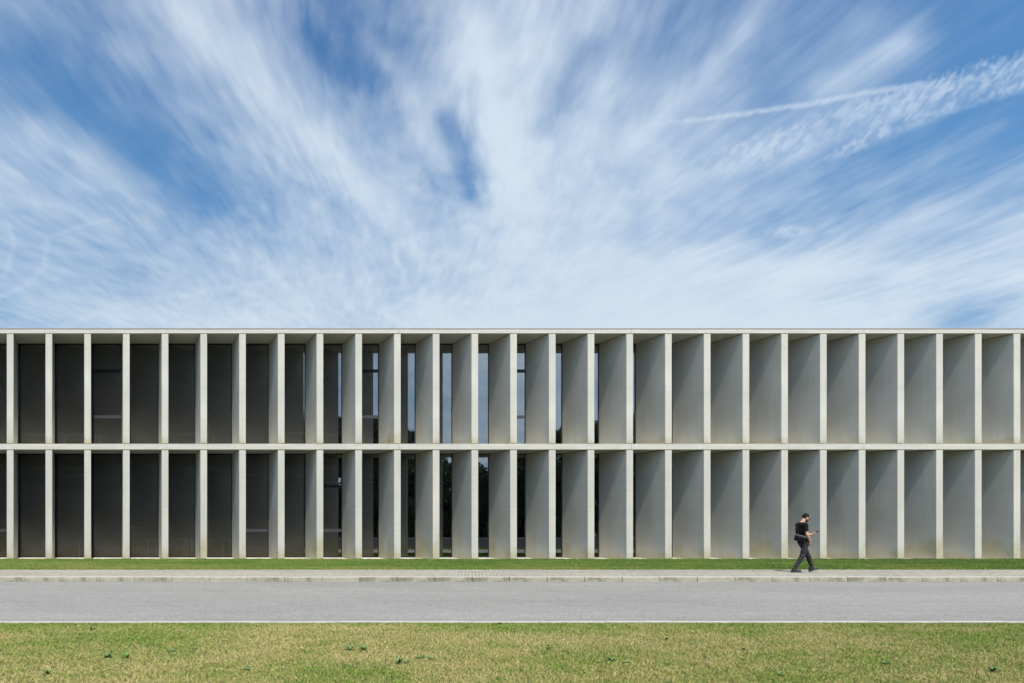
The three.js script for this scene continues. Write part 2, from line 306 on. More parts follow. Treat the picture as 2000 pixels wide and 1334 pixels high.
grassField('grass', 'short patchy grass, straw coloured and green, of the dry lawn', '', 380000, tuftGeo(3, 8, 0.03, 0.0019, 0.022, 0.95), (r) => {
  const x = -10.5 + 22 * r(), z = Z_LAWN - 0.01 + 5.6 * Math.pow(r(), 1.0) + 0.02 * (r() - 0.5); return [x, lawnY(z), z, 0.75 + 0.5 * r()];
}, (x, z, r) => {
  const dry = fbm(x * 0.8, z * 1.1, 4, 201) * 0.75 + fbm(x * 4.5, z * 5.5, 3, 211) * 0.5 - 0.1, edge = sstep(z, Z_LAWN + 0.5, Z_LAWN), k = r() + (0.5 - dry) * 1.5 + edge * 0.3 + 0.14;
  let c = k < 0.42 ? STRAW : k < 0.62 ? mix3(STRAW, OLIVE, 0.6) : k < 0.86 ? OLIVE : k < 1.06 ? GREEN : r() < 0.35 ? DARK : BRIGHT;
  const v = (0.85 + 0.5 * r()) * 0.8; return c.map((t) => t * v);
}, 401);
grassField('grass', 'lush green mown grass of the strip under the concrete fins', '', 210000, tuftGeo(9, 9, 0.052, 0.0034, 0.05, 0.75), (r) => {
  const x = XL + (XR - XL) * r(), z = 0.03 + (Z_PAVE0 - 0.03) * r(), edge = z < 0.35 ? 1.35 : 1; return [x, stripY(z), z, (0.75 + 0.5 * r()) * edge];
}, (x, z, r) => {
  const dry = fbm(x * 0.35 + 5, z * 0.9, 4, 221) * 0.7 + fbm(x * 2.5, z * 4, 3, 231) * 0.5 - 0.1, east = sstep(x, -6, 8) * 0.16, k = r() + (0.5 - dry) * 1.5 + 0.28 + east - 0.10 * sstep(z, 1.5, 4.5);
  let c = k < 0.28 ? mix3(STRAW, OLIVE, 0.5) : k < 0.56 ? mix3(OLIVE, BRIGHT, 0.5) : k < 0.85 ? BRIGHT : k < 1.2 ? GREEN : mix3(GREEN, DARK, 0.5);
  const v = 0.75 + 0.4 * r(); return c.map((t) => t * v * 0.74);
}, 403);
console.log('ground done');

// ---------------------------------------------------------------- concrete
const concBump = tex(512, 512, (u, v) => 0.6 * fbm(u * 40, v * 40, 4, 3, 40, 40) + 0.4 * fbm(u * 6, v * 110, 3, 9, 6, 110), { srgb: false });
function concreteColour(u, v, m, s) {           // u, v in metres
  const cloud = fbm(u * 1.1, v * 0.8, 4, s), board = fbm(u * 0.7, v * 16, 3, s + 3), wipe = fbm(u * 14, v * 0.9, 3, s + 5), fine = fbm(u * 55, v * 55, 3, s + 7);
  let a = 0.468 + (cloud - 0.5) * 0.13 + (board - 0.5) * 0.04 + (wipe - 0.5) * 0.05 + (fine - 0.5) * 0.05;
  if (vnoise(u * 90, v * 90, s + 11) > 0.975) a *= 0.82;
  const warm = (fbm(u * 0.6 + 5, v * 0.5, 3, s + 13) - 0.5) * 0.06;
  return [a * (1.0 + warm), a * 0.97, a * (0.855 - warm)];
}
// fins: u runs round the plan (front, left, back, right), v up
const FIN_LEN = Math.hypot(FIN_DX, FIN_DZ), PERI = 2 * (FIN_W + FIN_LEN);
function finTex(seed, stain, streaks) {
  return tex(512, 640, (u, v) => {
    const x = u * PERI, y = v * 4.3; let c = concreteColour(x + seed, y, 0, seed);
    const n = fbm(x * 2.6, y * 1.6, 4, seed + 31), f = fbm(x * 11, y * 2.2, 4, seed + 37), g = fbm(x * 30, y * 24, 3, seed + 39);
    const reach = stain * (0.25 + 1.5 * n * n + 0.35 * f), t = clamp((reach - y) / (0.12 + 0.5 * reach)) * (0.4 + 0.85 * g) * 0.8;   // ochre lime and algae splash, blotchy
    c = mix3(c, [c[0] * 0.80, c[1] * 0.72, c[2] * 0.46], clamp(t));
    if (streaks) {                                            // dark run marks low on the left face
      const xl = x - FIN_W, m = Math.exp(-(((xl - 0.42) / 0.26) ** 2)), run = sstep(fbm(x * 42, y * 1.2, 3, seed + 51), 0.44, 0.68) * clamp((0.5 * fbm(x * 30, 1.5, 2, seed + 55) + 0.12 - y) / 0.25);
      c = mix3(c, [0.10, 0.088, 0.055], clamp(run * m * 0.95));
    }
    return c;
  });
}
const finMat = (seed, stain, streaks) => std({ map: finTex(seed, stain, streaks), bumpMap: concBump, bumpScale: 0.0015, roughness: 0.62 });
const lowFins = [[101, 0.8, 0], [113, 0.95, 0], [127, 0.6, 0], [139, 1.15, 0], [151, 0.45, 0]].map((a) => finMat(...a)), highFins = [[163, 0.3, 0], [177, 0.45, 0], [189, 0.2, 0]].map((a) => finMat(...a));
const streakLow = finMat(203, 0.9, 1), streakHigh = finMat(211, 0.5, 1);
function finGeo(h) {
  const ch = 0.006, dirx = FIN_DX / FIN_LEN, dirz = -FIN_DZ / FIN_LEN;
  // plan, counter-clockwise seen from above with z towards the viewer
  const plan = [[FIN_W - ch, 0], [ch, 0], [dirx * ch, dirz * ch], [FIN_DX, -FIN_DZ], [FIN_DX + FIN_W, -FIN_DZ], [FIN_W + dirx * ch, dirz * ch]];
  const P = [], U = [], I = []; let k = 0, run = 0;
  for (let i = 0; i < plan.length; i++) {
    const a = plan[i], b = plan[(i + 1) % plan.length], l = Math.hypot(b[0] - a[0], b[1] - a[1]);
    P.push(a[0], 0, a[1], b[0], 0, b[1], a[0], h, a[1], b[0], h, b[1]);
    U.push(run / PERI, 0, (run + l) / PERI, 0, run / PERI, h / 4.3, (run + l) / PERI, h / 4.3);
    I.push(k, k + 2, k + 1, k + 1, k + 2, k + 3); k += 4; run += l;
  }
  for (const y of [0, h]) { const b = k; for (const [x, z] of plan) { P.push(x, y, z); U.push(x / 4, z / 4); k++; } for (let i = 1; i + 1 < plan.length; i++) y ? I.push(b, b + i + 1, b + i) : I.push(b, b + i, b + i + 1); }
  const g = new THREE.BufferGeometry(); g.setAttribute('position', new THREE.Float32BufferAttribute(P, 3)); g.setAttribute('uv', new THREE.Float32BufferAttribute(U, 2)); g.setIndex(I); const n = g.toNonIndexed(); n.computeVertexNormals(); return n;
}
const bandTex = tex(1024, 512, (u, v) => concreteColour(u * 9, v * 4.5, 0, 301)), bandMat = std({ map: bandTex, bumpMap: concBump, bumpScale: 0.0015, roughness: 0.62 }); bandTex.repeat.set(1 / 9, 1 / 4.5);

const building = top(group('concrete_building'), 'concrete_building', 'long two storey pale concrete building with slanted vertical fins', 'building');
{
  const r = rng(19), gl = finGeo(Y_SLAB0 - 0.03 - 0.02), gh = finGeo(Y_FAS0 - Y_SLAB1 - 0.04);
  for (let i = I0; i <= I1; i++) {
    const x = X0 + PITCH * i;
    const a = mesh('fin', gl, i === 10 ? streakLow : lowFins[Math.floor(r() * lowFins.length)], building); a.position.set(x, 0.03, 0);
    const b = mesh('fin', gh, i === 10 ? streakHigh : highFins[Math.floor(r() * highFins.length)], building); b.position.set(x, Y_SLAB1 + 0.02, 0);
  }
  // floor bands and fascia in six bay lengths, joints over the fins
  const joints = [XL]; for (let i = -2; i <= I1; i += 6) joints.push(X0 + PITCH * i + 0.13 + 0.06); joints.push(XR);
  for (let k = 0; k + 1 < joints.length; k++) {
    const a = joints[k] + 0.005, b = joints[k + 1] - 0.005;
    mesh('floor_band', box(a, Y_SLAB0, Z_GLASS - 0.06, b, Y_SLAB1, 0.008), bandMat, building);
    mesh('fascia', box(a, Y_FAS0, Z_GLASS - 0.06, b, Y_FAS1, 0.008), bandMat, building);
  }
  const membrane = std({ color: rgb(0.30, 0.27, 0.23), roughness: 0.8 }), flash = std({ color: rgb(0.42, 0.42, 0.39), roughness: 0.5, metalness: 0.2 });
  mesh('coping_gap', box(XL + 0.01, Y_FAS1, Z_GLASS - 0.05, XR - 0.01, Y_FAS1 + 0.03, -0.09), membrane, building);
  for (let k = 0; k + 1 < joints.length; k++) mesh('coping', box(joints[k] + 0.004, Y_FAS1 + 0.03, Z_GLASS - 0.05, joints[k + 1] - 0.004, Y_FAS1 + 0.048 + 0.003 * (k % 2), 0.006), flash, building);
  // plinth, falling a little to the front
  const pg = new THREE.BufferGeometry(), zb = Z_GLASS - 0.06, P = [], U = [], quad = (a, b, c, d) => { for (const p of [a, b, c, a, c, d]) { P.push(...p); U.push(p[0], p[2] + p[1]); } };
  quad([XL, 0.052, 0.03], [XR, 0.052, 0.03], [XR, 0.09, zb], [XL, 0.09, zb]); quad([XL, -0.2, 0.03], [XR, -0.2, 0.03], [XR, 0.052, 0.03], [XL, 0.052, 0.03]);
  pg.setAttribute('position', new THREE.Float32BufferAttribute(P, 3)); pg.setAttribute('uv', new THREE.Float32BufferAttribute(U, 2)); pg.computeVertexNormals();
  mesh('plinth', pg, bandMat, building);
  // envelope behind the glass
  const inner = std({ color: rgb(0.45, 0.45, 0.44), roughness: 0.95 }), screed = std({ color: rgb(0.20, 0.20, 0.19), roughness: 0.6 }), zi = Z_GLASS - 0.06, DEEP = -17;
  mesh('roof', box(XL, Y_FAS0 + 0.002, DEEP, XR, Y_FAS1 - 0.01, zi - 0.001), inner, building);
  mesh('upper_floor', box(XL, Y_SLAB0 + 0.05, DEEP, XR, Y_SLAB1 - 0.002, zi - 0.001), screed, building);
  mesh('ground_floor', box(XL, -0.15, DEEP, XR, 0.088, zi - 0.001), screed, building);
  mesh('ceiling', box(XL, 3.96, DEEP + 0.3, XR, 4.0, zi - 0.9), inner, building);
  mesh('back_wall', box(XL, -0.15, DEEP - 0.3, XR, Y_FAS1, DEEP), bandMat, building);
  mesh('side_wall', box(XL - 0.3, -0.15, DEEP - 0.3, XL, Y_FAS1 + 0.02, 0.0), bandMat, building);
  mesh('side_wall', box(XR, -0.15, DEEP - 0.3, XR + 0.3, Y_FAS1 + 0.02, 0.0), bandMat, building);
  const part = std({ color: rgb(0.34, 0.36, 0.36), roughness: 0.8 });
  for (const [x, y0, y1] of [[-12.2, 0.09, 3.95], [-3.4, 0.09, 3.95], [6, 0.09, 3.95], [-8, 4.6, 8.9], [2, 4.6, 8.9], [12, 4.6, 8.9]]) mesh('partition', box(x, y0, DEEP, x + 0.12, y1, -4.2), part, building);
  mesh('core_wall', box(-16, 0.09, -9.2, 20, 3.95, -9), part, building);
  mesh('core_wall', box(-19, 4.6, -8.2, 20, 8.9, -8), part, building);
  // windows
  const alu = std({ color: rgb(0.018, 0.018, 0.02), roughness: 0.45, metalness: 0.3 }), grey = std({ color: rgb(0.045, 0.05, 0.058), roughness: 0.5 });
  const glass = new THREE.MeshPhysicalMaterial({ color: rgb(0.27, 0.31, 0.32), roughness: 0, transmission: 1, thickness: 0, ior: 2.3 }), outer = new THREE.MeshPhysicalMaterial({ color: rgb(0.97, 0.98, 0.98), roughness: 0, transmission: 1, thickness: 0, ior: 2.3 });
  const ww = PITCH - FIN_W, levels = [[0.09, Y_SLAB0], [Y_SLAB1, Y_FAS0]];
  const fb = 0.045, kit = levels.map(([y0, y1]) => {
    const h = y1 - y0 - 0.004, bars = [box(0, 0, -0.05, fb, h, 0.035), box(ww - fb, 0, -0.05, ww, h, 0.035), box(fb, 0, -0.05, ww - fb, fb, 0.035), box(fb, h - fb, -0.05, ww - fb, h, 0.035)];
    const pane = new THREE.PlaneGeometry(ww - 2 * fb, h - 2 * fb); pane.translate(ww / 2, h / 2, 0);
    return { frame: mergeGeometries(bars), pane };
  });
  const transomG = box(fb, -0.06, -0.045, ww - fb, 0.06, 0.03), ry = (py) => (1033 - py) / 47.2 + 1.27;
  const transoms = { '2,1': [725.5, 815], '9,1': [725.5, 815], '13,1': [725.5, 815], '17,1': [725.5, 815], '21,1': [725.5, 815], '6,0': [1036], '8,0': [950, 1036], '-1,0': [1036], '12,0': [], };
  for (let i = I0; i < I1; i++) levels.forEach(([y0], lv) => {
    const w = group('window', building); w.position.set(X0 + PITCH * i + FIN_W + FIN_DX, y0 + 0.002, Z_GLASS);
    mesh('frame', kit[lv].frame, alu, w); mesh('pane', kit[lv].pane, outer, w); mesh('pane', kit[lv].pane, glass, w).position.z = -0.018;
    for (const py of transoms[`${i},${lv}`] ?? []) { const t = mesh('transom', transomG, py > 1000 || py === 815 ? grey : alu, w); t.position.y = ry(py) - y0; }
  });
  for (let i = I0; i <= I1; i++) levels.forEach(([y0, y1]) => { const m = mesh('mullion', box(0, y0 + 0.001, Z_GLASS - 0.055, FIN_W, y1 - 0.001, -FIN_DZ - 0.001), alu, building); m.position.x = X0 + PITCH * i + FIN_DX; });
}
console.log('building done');

// ---------------------------------------------------------------- inside: tables, lamps, a blind
{
  const white = std({ color: rgb(0.72, 0.76, 0.77), roughness: 0.5 });
  function makeTable() {
    const t = new THREE.Group(), L = 1.6, D = 0.75, H = 0.74, s = 0.045;
    mesh('tabletop', box(-L / 2, H - 0.03, -D / 2, L / 2, H, D / 2), white, t);
    for (const sx of [-1, 1]) for (const sz of [-1, 1]) mesh('leg', box(sx * (L / 2 - 0.03) - s / 2, 0, sz * (D / 2 - 0.03) - s / 2, sx * (L / 2 - 0.03) + s / 2, H - 0.03, sz * (D / 2 - 0.03) + s / 2), white, t);
    return t;
  }
  const proto = makeTable();
  const spots = [[-17.4, 0], [-12.95, 0], [-11.3, 0], [-18.5, 1], [-16.9, 1], [-12.0, 1], [-7.6, 1], [-5.5, 1]];
  spots.forEach(([x, lv], k) => {
    const t = k ? proto.clone() : proto; t.position.set(x, lv ? Y_SLAB1 : 0.089, -2.35);
    top(t, 'table', lv ? 'white table standing behind the upper windows' : 'white table standing behind the ground floor windows', 'table', { group: lv ? 'tables behind the upper windows' : 'tables behind the lower windows' });
  });
  const lampG = mergeGeometries([box(-0.6, 0, -0.06, 0.6, 0.05, 0.06)]), lampM = std({ color: rgb(0.85, 0.8, 0.68), roughness: 0.5 });
  let first = null;
  for (const z of [-3.6, -5.4, -7.4]) for (let k = 0; k < 6; k++) {
    let l; if (!first) { l = first = new THREE.Group(); mesh('housing', lampG, lampM, l); for (const s of [-0.5, 0.5]) mesh('wire', box(s - 0.004, 0.05, -0.004, s + 0.004, 0.3, 0.004), lampM, l); } else l = first.clone();
    l.position.set(-18 + k * 2.6 + (z === -5.4 ? 0.9 : 0), 3.66, z); top(l, 'pendant_lamp', z === -3.6 ? 'pale pendant lamp in the row just behind the ground floor windows' : z === -5.4 ? 'pale pendant lamp in the middle row of the ground floor ceiling' : 'pale pendant lamp in the row deepest inside the ground floor', 'lamp', { group: z === -3.6 ? 'front row of pendant lamps' : z === -5.4 ? 'middle row of pendant lamps' : 'deep row of pendant lamps' });
  }
  const blind = new THREE.Group(); mesh('fabric', box(-14.6, 1.35, -1.62, -13.75, 3.95, -1.615), std({ color: rgb(0.28, 0.34, 0.35), roughness: 0.9 }), blind); mesh('bottom_bar', box(-14.62, 1.32, -1.63, -13.73, 1.35, -1.605), white, blind);
  top(blind, 'roller_blind', 'grey green roller blind half lowered behind a ground floor window', 'blind');
}

// ---------------------------------------------------------------- across the lawn: a wall and trees, mirrored in the glass
{
  const wall = new THREE.Group();
  for (let x = -36; x < 30; x += 2) mesh('wall_panel', box(x + 0.004, -0.9, 30.6, x + 1.996, 0.36, 30.8), std({ color: rgb(0.26, 0.27, 0.28), roughness: 0.9 }), wall);
  for (let x = -36; x < 30; x += 2) mesh('coping_stone', box(x + 0.003, 0.36, 30.55, x + 1.997, 0.43, 30.85), std({ color: rgb(0.55, 0.55, 0.52), roughness: 0.9 }), wall);
  top(wall, 'boundary_wall', 'low grey wall with a pale coping mirrored in the windows', 'wall');
  const bark = std({ color: rgb(0.10, 0.075, 0.055), roughness: 1 }), leafM = [rgb(0.045, 0.075, 0.03), rgb(0.06, 0.085, 0.03), rgb(0.035, 0.06, 0.03)].map((c) => new THREE.MeshPhysicalMaterial({ color: c, roughness: 0.9, side: THREE.DoubleSide }));
  function makeTree(seed, h, rad, lowest, leaves) {
    const r = rng(seed), t = new THREE.Group(), wood = [], P = [];
    const tube = (pts, r0, r1) => { const c = new THREE.CatmullRomCurve3(pts), g = new THREE.TubeGeometry(c, 8, 1, 7, false), p = g.attributes.position; for (let i = 0; i < p.count; i++) { const u = Math.floor(i / 8) / 8, o = c.getPointAt(u), q = lerp(r0, r1, u); p.setXYZ(i, o.x + (p.getX(i) - o.x) * q, o.y + (p.getY(i) - o.y) * q, o.z + (p.getZ(i) - o.z) * q); } return g; };
    wood.push(tube([new THREE.Vector3(0, -0.1, 0), new THREE.Vector3((r() - 0.5) * 0.3, h * 0.35, (r() - 0.5) * 0.3), new THREE.Vector3((r() - 0.5) * 0.7, h * 0.7, (r() - 0.5) * 0.7), new THREE.Vector3((r() - 0.5) * 0.6, h * 0.97, (r() - 0.5) * 0.6)], 0.22, 0.05));
    const clumps = [];
    for (let i = 0; i < 26; i++) {
      const f = i / 25, y = lerp(h * lowest, h * 0.98, f), a = i * 2.4 + r(), d = rad * (0.25 + 0.75 * r()) * Math.sqrt(Math.max(0.08, 1 - ((f - 0.4) / 0.66) ** 2)), p = new THREE.Vector3(Math.cos(a) * d, y, Math.sin(a) * d);
      clumps.push([p, rad * (0.22 + 0.2 * r())]);
      if (i % 2 === 0) wood.push(tube([new THREE.Vector3(0, y - d * 0.6, 0), new THREE.Vector3(p.x * 0.5, y - d * 0.2, p.z * 0.5), p], 0.06, 0.015));
    }
    for (let i = 0; i < leaves; i++) {
      const [p, cr] = clumps[Math.floor(r() * clumps.length)], v = new THREE.Vector3(r() - 0.5, (r() - 0.5) * 0.75, r() - 0.5).normalize().multiplyScalar(cr * Math.cbrt(0.15 + 0.85 * r())).add(p), s = 0.09 + 0.13 * r();
      const a = new THREE.Vector3(r() - 0.5, r() - 0.5, r() - 0.5).normalize().multiplyScalar(s), b = new THREE.Vector3(r() - 0.5, r() - 0.5, r() - 0.5).cross(a).normalize().multiplyScalar(s * 0.6), A = v.clone().add(a), B = v.clone().add(b), C = v.clone().sub(a), D = v.clone().sub(b);
      for (const q of [A, B, C, A, C, D]) P.push(q.x, q.y, q.z);
    }
    const g = new THREE.BufferGeometry(); g.setAttribute('position', new THREE.Float32BufferAttribute(P, 3)); g.computeVertexNormals();
    mesh('trunk', mergeGeometries(wood), bark, t); mesh('crown', g, leafM[seed % 3], t); return t;
  }
  const kinds = [makeTree(1, 12.5, 3.4, 0.1, 12000), makeTree(2, 13.5, 3.6, 0.14, 12000), makeTree(3, 9, 3.2, 0.08, 10000), makeTree(5, 8, 2.6, 0.2, 5000)];
  const place = [[0, -34, 40, 1.0], [1, -30, 43, 1.05], [1, -26.5, 39, 1.0], [0, -22.5, 42, 1.05], [1, -19.5, 39.5, 0.95], [0, -16.2, 41, 1.0], [1, -13.2, 40, 0.95], [0, -10.4, 42, 1.0], [0, -7.8, 39, 0.93], [2, -3.6, 41, 0.9], [2, 0.2, 43, 0.92], [3, 2.6, 40, 0.95], [2, 5.2, 42, 1.0], [0, 9.0, 40, 0.88], [1, 12.6, 42, 0.92], [0, 16.4, 40, 1.0], [1, 21, 42, 1.0], [0, 26, 41, 0.95], [1, -24, 49, 1.1], [0, -17.5, 50, 1.05], [1, -11.8, 49, 1.0], [2, -5.8, 50, 1.15], [2, -1.4, 51, 1.0], [2, 7.2, 50, 1.1], [0, 14.5, 50, 1.05]];
  const used = new Set();
  for (const [k, x, z, s] of place) {
    const t = used.has(k) ? kinds[k].clone() : kinds[k]; used.add(k); t.position.set(x, -0.9, z); t.scale.setScalar(s * 1.13); t.rotation.y = x * 1.7;
    top(t, 'tree', ['tall dark leafy tree mirrored in the windows', 'tall open crowned tree behind the low wall', 'shorter round tree mirrored in the windows', 'small sparse tree behind the low wall'][k], 'tree', { group: 'trees behind the low wall' });
  }
}

// ---------------------------------------------------------------- weeds in the dry lawn
{
  const leafMats = [rgb(0.05, 0.12, 0.025), rgb(0.06, 0.135, 0.03), rgb(0.085, 0.14, 0.055)].map((c) => std({ color: c, roughness: 0.55, side: THREE.DoubleSide }));
  const twig = std({ color: rgb(0.11, 0.075, 0.055), roughness: 1 });
  function leafGeo(l, w, up) { // a bent pointed leaf with a raised midrib fold
    const P = [], n = 5, mid = [], L = [], R = [];
    for (let i = 0; i <= n; i++) { const t = i / n, x = l * t * (1 - 0.15 * t), y = up * l * Math.sin(t * 2.2) * 0.6, ww = w * Math.sin(Math.PI * Math.min(0.97, 0.12 + 0.85 * t)) * (i === n ? 0.1 : 1); mid.push([x, y - 0.15 * ww, 0]); L.push([x, y, ww]); R.push([x, y, -ww]); }
    for (let i = 0; i < n; i++) for (const [A, B] of [[mid, L], [R, mid]]) P.push(...A[i], ...B[i], ...A[i + 1], ...B[i], ...B[i + 1], ...A[i + 1]);
    const g = new THREE.BufferGeometry(); g.setAttribute('position', new THREE.Float32BufferAttribute(P, 3)); g.computeVertexNormals(); return g;
  }
  const leaves = [leafGeo(0.11, 0.018, 0.5), leafGeo(0.14, 0.014, 0.8), leafGeo(0.09, 0.024, 0.35)];
  function makeWeed(kind, seed) {
    const t = new THREE.Group(), r = rng(seed), n = [13, 12, 10][kind];
    for (let i = 0; i < n; i++) { const m = mesh('leaf', leaves[kind], leafMats[kind], t); m.rotation.set(0, i * 6.283 / n + r() * 0.8, 0.02 + 0.32 * r()); m.scale.setScalar(0.7 + 0.6 * r()); m.position.y = 0.012; }
    return t;
  }
  const protos = [makeWeed(0, 1), makeWeed(1, 2), makeWeed(2, 3)], used = new Set(), words = ['dark green rosette weed with broad leaves in the dry lawn', 'upright thin leaved weed tuft in the dry lawn', 'flat grey green round leaved weed in the dry lawn'];
  const spots = WEEDS();
  spots.forEach(([k, x, z, s], i) => {
    const t = used.has(k) ? protos[k].clone() : protos[k]; used.add(k); t.position.set(x, lawnY(z) + 0.004, z); t.rotation.y = i * 1.3; t.scale.setScalar(s * 0.55);
    top(t, 'weed', words[k], 'weed', { group: ['broad leaved weeds', 'thin leaved weeds', 'round leaved weeds'][k] });
  });
  const st = new THREE.Group(); for (const [dx, dz, h, l] of [[0, 0, 0.12, 0.02], [0.01, 0.01, 0.09, -0.05], [-0.01, 0, 0.08, 0.05], [0, -0.01, 0.05, 0.07]]) { const g = new THREE.CylinderGeometry(0.0015, 0.003, Math.hypot(h, l), 5); g.translate(0, Math.hypot(h, l) / 2, 0); const m = mesh('stem', g, twig, st); m.position.set(dx, 0, dz); m.rotation.z = Math.atan2(l, h); }
  st.position.set(-4.22, lawnY(17.8), 17.78); top(st, 'dead_stalk', 'withered brown branching stalk standing in the dry lawn', 'plant');
}
function WEEDS() {
  const out = [[0, -3.9, 17.42, 1.3], [1, -3.68, 17.44, 1.1], [0, -3.37, 17.1, 1.0], [2, -3.2, 16.95, 1.2], [1, -1.38, 17.05, 1.2], [1, -1.22, 17.06, 1.2], [0, -0.55, 17.48, 1.2], [0, -0.42, 17.5, 1.0], [1, -0.75, 17.72, 1.2], [1, -0.68, 17.7, 0.9], [2, -1.62, 17.3, 0.9], [0, -1.45, 17.6, 0.8], [2, -1.2, 17.65, 0.9], [0, 1.46, 17.58, 1.2], [2, 1.6, 17.66, 1.2], [0, 4.2, 17.75, 1.2], [1, 5.0, 18.1, 1.2], [0, -2.2, 18.0, 1.0], [2, -5.8, 15.02, 1.1], [0, 0.4, 14.98, 1.1], [0, 0.9, 16.9, 0.9], [2, -2.3, 16.4, 1.0], [1, 2.4, 16.4, 0.9], [0, 3.1, 17.0, 0.9], [2, 6.2, 16.7, 1.0], [0, -6.2, 16.2, 0.9], [1, -5.2, 15.6, 1.0], [0, -1.7, 15.7, 0.9], [2, 5.4, 15.4, 0.9], [0, 1.9, 15.5, 0.9], [0, 2.9, 18.2, 0.9], [1, -4.0, 18.2, 1.1]];
  return out;
}
console.log('plants done');

// ---------------------------------------------------------------- the walker
// smooth distance fields meshed with surface nets
const V = (x, y, z) => new THREE.Vector3(x, y, z);
function surfaceNets(sdf, lo, hi, c) {
  const nx = Math.ceil((hi[0] - lo[0]) / c) + 1, ny = Math.ceil((hi[1] - lo[1]) / c) + 1, nz = Math.ceil((hi[2] - lo[2]) / c) + 1, f = new Float32Array(nx * ny * nz), id = (i, j, k) => i + nx * (j + ny * k);
  for (let k = 0; k < nz; k++) for (let j = 0; j < ny; j++) for (let i = 0; i < nx; i++) f[id(i, j, k)] = sdf(lo[0] + i * c, lo[1] + j * c, lo[2] + k * c);
  const vert = new Int32Array(nx * ny * nz).fill(-1), P = [], I = [];
  const E = [[0, 1], [2, 3], [4, 5], [6, 7], [0, 2], [1, 3], [4, 6], [5, 7], [0, 4], [1, 5], [2, 6], [3, 7]], v = new Float32Array(8);
  for (let k = 0; k < nz - 1; k++) for (let j = 0; j < ny - 1; j++) for (let i = 0; i < nx - 1; i++) {
    let m = 0; for (let n = 0; n < 8; n++) { v[n] = f[id(i + (n & 1), j + ((n >> 1) & 1), k + (n >> 2))]; if (v[n] < 0) m |= 1 << n; }
    if (m === 0 || m === 255) continue;
    let x = 0, y = 0, z = 0, cnt = 0;
    for (const [a, b] of E) if ((v[a] < 0) !== (v[b] < 0)) { const t = v[a] / (v[a] - v[b]); x += lerp(a & 1, b & 1, t); y += lerp((a >> 1) & 1, (b >> 1) & 1, t); z += lerp(a >> 2, b >> 2, t); cnt++; }
    vert[id(i, j, k)] = P.length / 3; P.push(lo[0] + (i + x / cnt) * c, lo[1] + (j + y / cnt) * c, lo[2] + (k + z / cnt) * c);
  }
  const quad = (a, b, d, e, flip) => { if (Math.min(a, b, d, e) < 0) return; flip ? I.push(a, d, b, a, e, d) : I.push(a, b, d, a, d, e); };
  for (let k = 1; k < nz - 1; k++) for (let j = 1; j < ny - 1; j++) for (let i = 1; i < nx - 1; i++) {
    const s = f[id(i, j, k)] < 0;
    if (s !== (f[id(i + 1, j, k)] < 0)) quad(vert[id(i, j - 1, k - 1)], vert[id(i, j, k - 1)], vert[id(i, j, k)], vert[id(i, j - 1, k)], !s);
    if (s !== (f[id(i, j + 1, k)] < 0)) quad(vert[id(i - 1, j, k - 1)], vert[id(i - 1, j, k)], vert[id(i, j, k)], vert[id(i, j, k - 1)], !s);
    if (s !== (f[id(i, j, k + 1)] < 0)) quad(vert[id(i - 1, j - 1, k)], vert[id(i, j - 1, k)], vert[id(i, j, k)], vert[id(i - 1, j, k)], !s);
  }
  const N = new Float32Array(P.length), h = c * 0.35;
  for (let i = 0; i < P.length; i += 3) { const x = P[i], y = P[i + 1], z = P[i + 2], n = V(sdf(x + h, y, z) - sdf(x - h, y, z), sdf(x, y + h, z) - sdf(x, y - h, z), sdf(x, y, z + h) - sdf(x, y, z - h)).normalize(); N[i] = n.x; N[i + 1] = n.y; N[i + 2] = n.z; }
  const g = new THREE.BufferGeometry(); g.setAttribute('position', new THREE.Float32BufferAttribute(P, 3)); g.setAttribute('normal', new THREE.BufferAttribute(N, 3)); g.setIndex(I); return g;
}
const smin = (a, b, k) => { const h = Math.max(k - Math.abs(a - b), 0) / k; return Math.min(a, b) - h * h * k * 0.25; };
const smax = (a, b, k) => -smin(-a, -b, k);
function cap(x, y, z, a, b, ra, rb) { const dx = b[0] - a[0], dy = b[1] - a[1], dz = b[2] - a[2], t = clamp(((x - a[0]) * dx + (y - a[1]) * dy + (z - a[2]) * dz) / (dx * dx + dy * dy + dz * dz)); return Math.hypot(x - a[0] - dx * t, y - a[1] - dy * t, z - a[2] - dz * t) - lerp(ra, rb, t); }
function ell(x, y, z, rx, ry, rz) { const k0 = Math.hypot(x / rx, y / ry, z / rz), k1 = Math.hypot(x / (rx * rx), y / (ry * ry), z / (rz * rz)); return k1 < 1e-6 ? -Math.min(rx, ry, rz) : k0 * (k0 - 1) / k1; }
